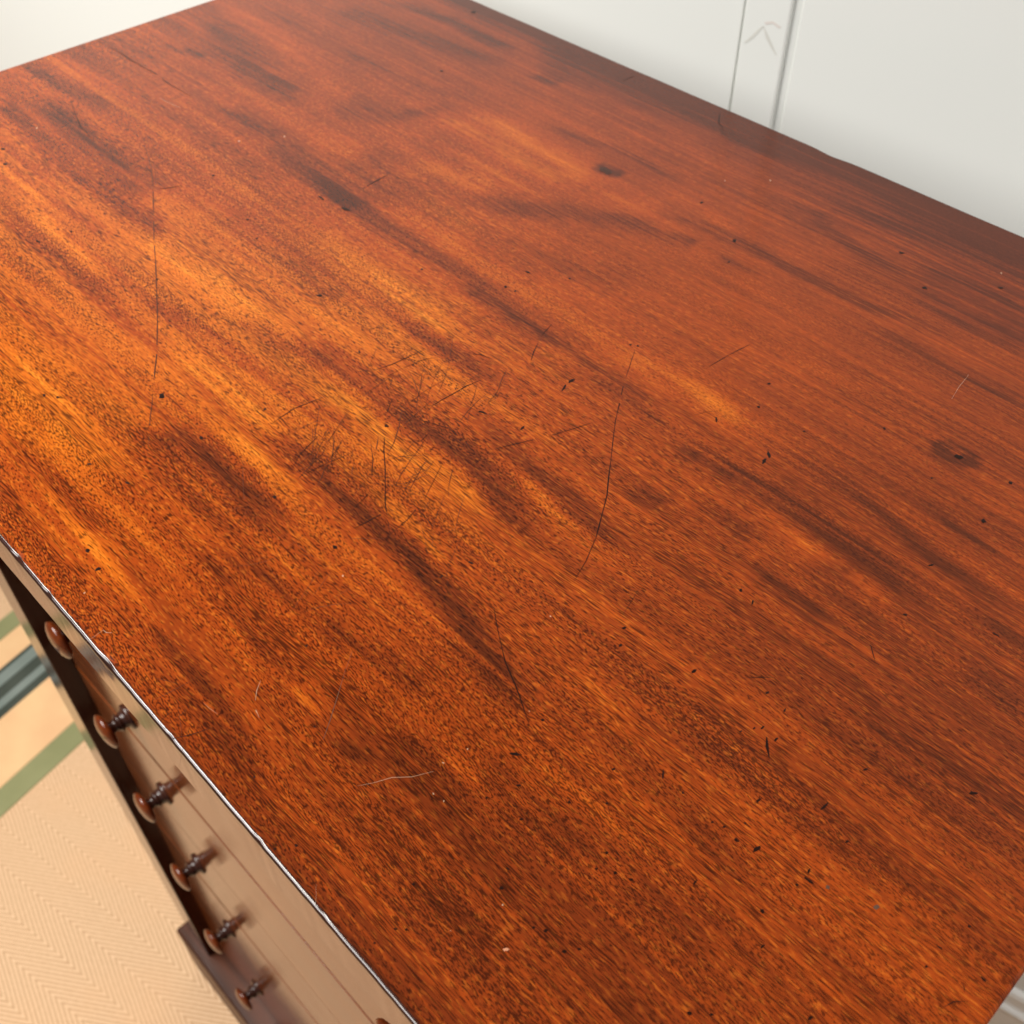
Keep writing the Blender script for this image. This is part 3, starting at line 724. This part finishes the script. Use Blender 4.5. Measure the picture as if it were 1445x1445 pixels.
PITS = [
('d',51282,24116,-120,269,66,4),('d',51169,24707,13,243,101,-48),('d',51952,20667,-27,220,62,-16),('d',49830,20073,223,71,53,-80),
('d',47451,16219,80,83,76,-62),('d',29183,26147,332,-15,53,-84),('d',31224,26427,360,87,107,-123),('d',61073,26939,-66,217,83,3),
('d',60976,27410,187,-149,-31,-94),('d',69575,26900,81,132,36,-44),('d',63617,32650,87,-22,12,-94),('d',57814,27588,139,-136,-30,-53),
('d',70252,23918,78,50,31,-67),('d',73225,25598,176,11,7,-44),('d',69450,33583,104,-3,21,-115),('d',69802,30677,115,1,24,-129),
('d',66989,33431,193,80,62,-159),('d',64994,20247,2,103,75,-23),('d',65702,20095,-57,136,39,14),('d',57964,31419,59,61,56,-75),
('d',58642,29706,58,60,54,-71),('d',66208,15871,4,139,56,-14),('d',68712,17073,37,92,42,-30),('d',61152,29843,57,59,43,-59),
('d',66878,31366,43,45,36,-58),('d',72889,14737,7,224,51,-7),('d',72240,11844,32,178,88,-27),('d',74079,12186,213,9,3,-58),
('d',76149,18843,118,100,38,-77),('d',73663,10272,83,19,13,-73),('d',74350,9368,6,107,41,-3),('d',79646,13429,101,-14,-6,-49),
('d',76646,8667,9,102,47,-3),('d',74540,6644,44,46,32,-40),('d',74054,6188,73,36,22,-60),('d',69507,15732,8,118,44,-11),
('d',70153,15690,0,119,50,-8),('d',69310,15499,5,74,38,-10),('d',69062,15056,15,69,37,-17),('d',73062,16982,43,100,36,-28),
('d',73907,11776,40,41,29,-39),('d',71190,13321,22,134,41,-13),('d',74166,14208,31,70,39,-28),('d',78233,12508,38,39,23,-38),
('d',78199,13315,83,37,9,-36),('d',73892,12448,-18,103,42,9),('d',71552,11617,63,27,19,-49),('d',78488,14588,48,9,5,-51),
('d',71393,12296,33,35,32,-41),('g',74649,12431,64,66,49,-69),('g',76112,13007,71,73,52,-79),('d',64062,8528,163,139,47,-53),
('d',66197,15855,26,131,68,-30),('d',68257,11700,-117,159,24,21),('d',68872,8150,41,42,42,-46),('d',69528,7827,48,50,41,-45),
('d',70045,8035,77,19,15,-60),('d',70171,4791,61,64,46,-47),('d',70431,5181,46,48,38,-40),('d',68968,4632,47,48,40,-40),
('d',69304,4834,70,34,24,-51),('d',67322,4791,82,8,8,-58),('d',66999,5399,68,18,13,-40),('d',71179,13280,26,104,40,-17),
('d',71588,11584,94,41,18,-49),('d',70994,11689,41,43,32,-41),('d',70601,11535,42,43,29,-36),('d',63458,14752,35,94,69,-42),
('d',63760,10236,72,31,28,-53),('d',65056,7766,68,71,34,-33),('d',64619,6649,34,35,34,-32),('d',69009,7486,32,34,33,-36),
('d',66722,8583,75,-3,2,-52),('d',67648,9472,42,44,36,-39),('d',66039,6942,33,79,41,-19),('d',66914,10609,16,78,50,-18),
('d',69199,11664,61,0,5,-55),('d',71553,9471,-7,112,33,1),('d',69623,16904,-21,93,37,6),('d',68706,17075,32,79,36,-26),
('p',63216,5428,26,27,27,-23),('p',63686,5506,44,4,6,-32),('p',62757,7440,65,-30,-9,-24),('p',63153,10149,36,37,28,-28),
('p',67759,4438,39,41,34,-32),('k',68870,3535,69,72,48,-45),('p',67226,2675,23,24,17,-15),('d',42130,9578,131,3,42,-88),
('d',47615,9805,65,67,89,-63),('d',44747,2367,82,85,107,-59),('d',34297,5810,59,61,96,-50),('d',34898,6198,59,61,95,-50),
('d',38305,9837,140,87,162,-125),('d',45961,2178,37,132,98,-27),('d',39815,4073,44,46,62,-33),('d',42526,12842,-27,112,71,-10),
('p',53251,9191,50,52,75,-58),('p',46714,1155,2,94,48,-7),('d',42371,5625,173,37,46,-62),('d',40113,5011,89,92,72,-40),
('p',53245,9203,50,52,60,-46),('p',60607,13814,94,-10,6,-54),('d',51769,9919,121,47,56,-75),('d',63003,15479,35,96,57,-35),
('d',42252,18731,127,-44,2,-79),('d',56072,12071,13,122,52,-17),('d',51604,29061,49,51,57,-64),('d',51281,28870,50,51,57,-64),
('d',56371,13419,159,26,25,-57),('d',57001,9094,38,40,80,-66),('d',37050,20200,139,80,91,-85),('d',61496,863,41,43,51,-37),
('d',61105,294,41,43,41,-29),('d',65866,701,31,32,35,-28),('d',65244,2816,53,26,23,-40),('p',62754,7464,48,-32,-16,-26),
('p',63247,5415,34,35,31,-27),('p',63704,5487,-9,50,34,3),('d',58389,1331,35,36,39,-27),('d',66232,1696,55,40,29,-34),
('d',65972,1460,55,40,29,-34),('d',58212,4070,36,37,36,-27),('d',55074,6022,48,49,55,-40),('p',62569,6462,90,22,15,-38),
('d',28167,21674,86,88,94,-64),('d',30153,20947,-17,137,79,-26),('d',37016,20135,147,43,66,-77),('d',22181,13736,57,58,114,-61),
('p',9530,18101,-79,135,132,-20),('p',21650,28928,63,65,113,-81),('p',20126,26512,63,64,114,-77),('d',10521,15264,110,112,169,-82),
('d',12405,14507,177,96,149,-89),('d',21790,11903,196,61,90,-71),('d',22552,23011,76,77,107,-70),('d',29708,14768,67,69,115,-70),
('d2',38821,40497,513,19,214,-378),('d',38958,25652,54,55,76,-65),('d',43312,27778,115,3,54,-104),('d',43965,27877,53,54,69,-66),
('d',43161,29572,177,21,48,-81),('d',45186,30768,53,55,68,-70),('d',21705,42194,86,88,123,-108),('d',15964,50432,151,153,191,-174),
('d',45233,41820,72,74,99,-121),('d',49091,40026,123,22,81,-156),('d',56247,45667,150,77,66,-128),('d',58936,43676,127,67,59,-120),
('p',46524,46699,59,61,85,-112),('p',61062,47829,53,55,67,-120),('p',44640,44729,45,46,67,-84),('d',61730,46579,126,65,41,-93),
('d',57964,31420,48,49,48,-64),('d',50163,38129,54,55,64,-80),
]
for i, (k, w, pts) in enumerate(SCRATCHES):
    vv, ff = ribbon([(a * 1e-4, b * 1e-4) for a, b in pts], w * 1e-6, 0.00012, True, i) if k != 'p' else ribbon([(a * 1e-4, b * 1e-4) for a, b in pts], w * 0.65e-6, 0.00012, True, i)
    link('scratch', mesh('scratch', vv, ff), M_mark[k], top)
for i, (k, cx, cy, ax, ay, bx, by) in enumerate(PITS):
    r = random.Random(100 + i); n = 11; vv = []
    for j in range(n):
        t = 2 * math.pi * j / n; sc = 0.6 if k == 'p' else 1.0; ca = sc * math.cos(t) * r.uniform(0.6, 1.15); sb = sc * math.sin(t) * r.uniform(0.55, 1.15)
        vv.append(((cx + ax * ca + bx * sb) * 1e-5, (cy + ay * ca + by * sb) * 1e-5, 0.00010))
    vv.append((cx * 1e-5, cy * 1e-5, 0.00016))
    link('pit', mesh('pit', vv, [(j, (j + 1) % n, n) for j in range(n)], True), M_mark[k], top)

OV = 0.0721 * S; PW = 0.0984 * S          # overhang of the top, width of the uprights
Y1 = 0.0721 * S; Y2 = 0.1057 * S          # front planes of the uprights and of the drawers
ZB = Z(-2.19); ZS = ZT - T_SLAB
def part(name, me, m): return link(name, me, m, chest, OFF)
part('carcass', box_mesh('carcass', (OV + 0.003, Y2 + 0.004, ZB - 0.01), (L - OV - 0.003, D - 0.022, ZS - 0.0008)), M_post)
part('upright', box_mesh('upright', (OV, Y1, ZB + 0.0006), (OV + PW, Y2 + 0.02, ZS - 0.0006), 0.0012), M_post)
part('upright', box_mesh('upright', (L - OV - PW, Y1, ZB + 0.0006), (L - OV, Y2 + 0.02, ZS - 0.0006), 0.0012), M_post)
PX = 0.0474 * S
part('plinth', box_mesh('plinth', (PX, PX, 0.0), (L - PX, D - 0.012, ZB), 0.0035, 3), M_plinth)

def lathe(name, prof, n=28):
    v = []; f = []
    for r, d in prof:
        for j in range(n):
            t = 2 * math.pi * j / n; v.append((r * math.cos(t), -d, r * math.sin(t)))
    for i in range(len(prof) - 1):
        for j in range(n):
            a = i * n + j; b = i * n + (j + 1) % n
            f.append((a, b, b + n, a + n))
    v.append((0, -prof[-1][1], 0)); c = len(v) - 1; b = (len(prof) - 1) * n
    for j in range(n): f.append((b + j, b + (j + 1) % n, c))
    return mesh(name, v, f, True)
K = 1.0
stem_me = lathe('stem', [(0.0118, 0.0), (0.0120, 0.0012), (0.0110, 0.0024), (0.0088, 0.0030), (0.0080, 0.0042), (0.0070, 0.0062), (0.0074, 0.0080),
                         (0.0084, 0.0088), (0.0084, 0.0096), (0.0070, 0.0104), (0.0056, 0.0118), (0.0052, 0.0138), (0.0058, 0.0160), (0.0085, 0.0176)])
disc_me = lathe('disc', [(0.0050, 0.0168), (0.0110, 0.0172), (0.0145, 0.0182), (0.0160, 0.0197), (0.0163, 0.0209), (0.0157, 0.0221),
                         (0.0140, 0.0233), (0.0110, 0.0246), (0.0070, 0.0255), (0.0030, 0.0259)])
stem_me.materials.append(M_stem); disc_me.materials.append(M_knob)
GAPS = [-0.075, -0.262, -0.474, -0.700, -0.915, -1.200, -1.470, -1.830, -2.185]
KZ = [-0.17, -0.37, -0.585, -0.825, -1.07, -1.345, -1.655, -2.00]
PROUD = [0.0, 0.0002, 0.0, -0.0001, 0.0005, 0.0004, 0.0009, 0.0008]
part('top_rail', box_mesh('top_rail', (OV + PW + 0.0004, Y2 + 0.0006, Z(GAPS[0]) + 0.0008), (L - OV - PW - 0.0004, Y2 + 0.02, ZS - 0.0012)), M_front)
for i in range(8):
    z1, z0 = Z(GAPS[i]), Z(GAPS[i + 1])
    yf = Y2 - PROUD[i]
    d = part('drawer', box_mesh('drawer', (OV + PW + 0.0010, yf, z0 + 0.0007), (L - OV - PW - 0.0010, Y2 + 0.018, z1 - 0.0007), 0.0006), M_front)
    for kx in (0.402 * S, L - 0.402 * S):
        k = bpy.data.objects.new('knob', disc_me); C.objects.link(k)
        k.parent = d; k.location = (kx, yf, Z(KZ[i]))
        st = bpy.data.objects.new('knob_stem', stem_me); C.objects.link(st)
        st.parent = d; st.location = (kx, yf - 0.0002, Z(KZ[i]))
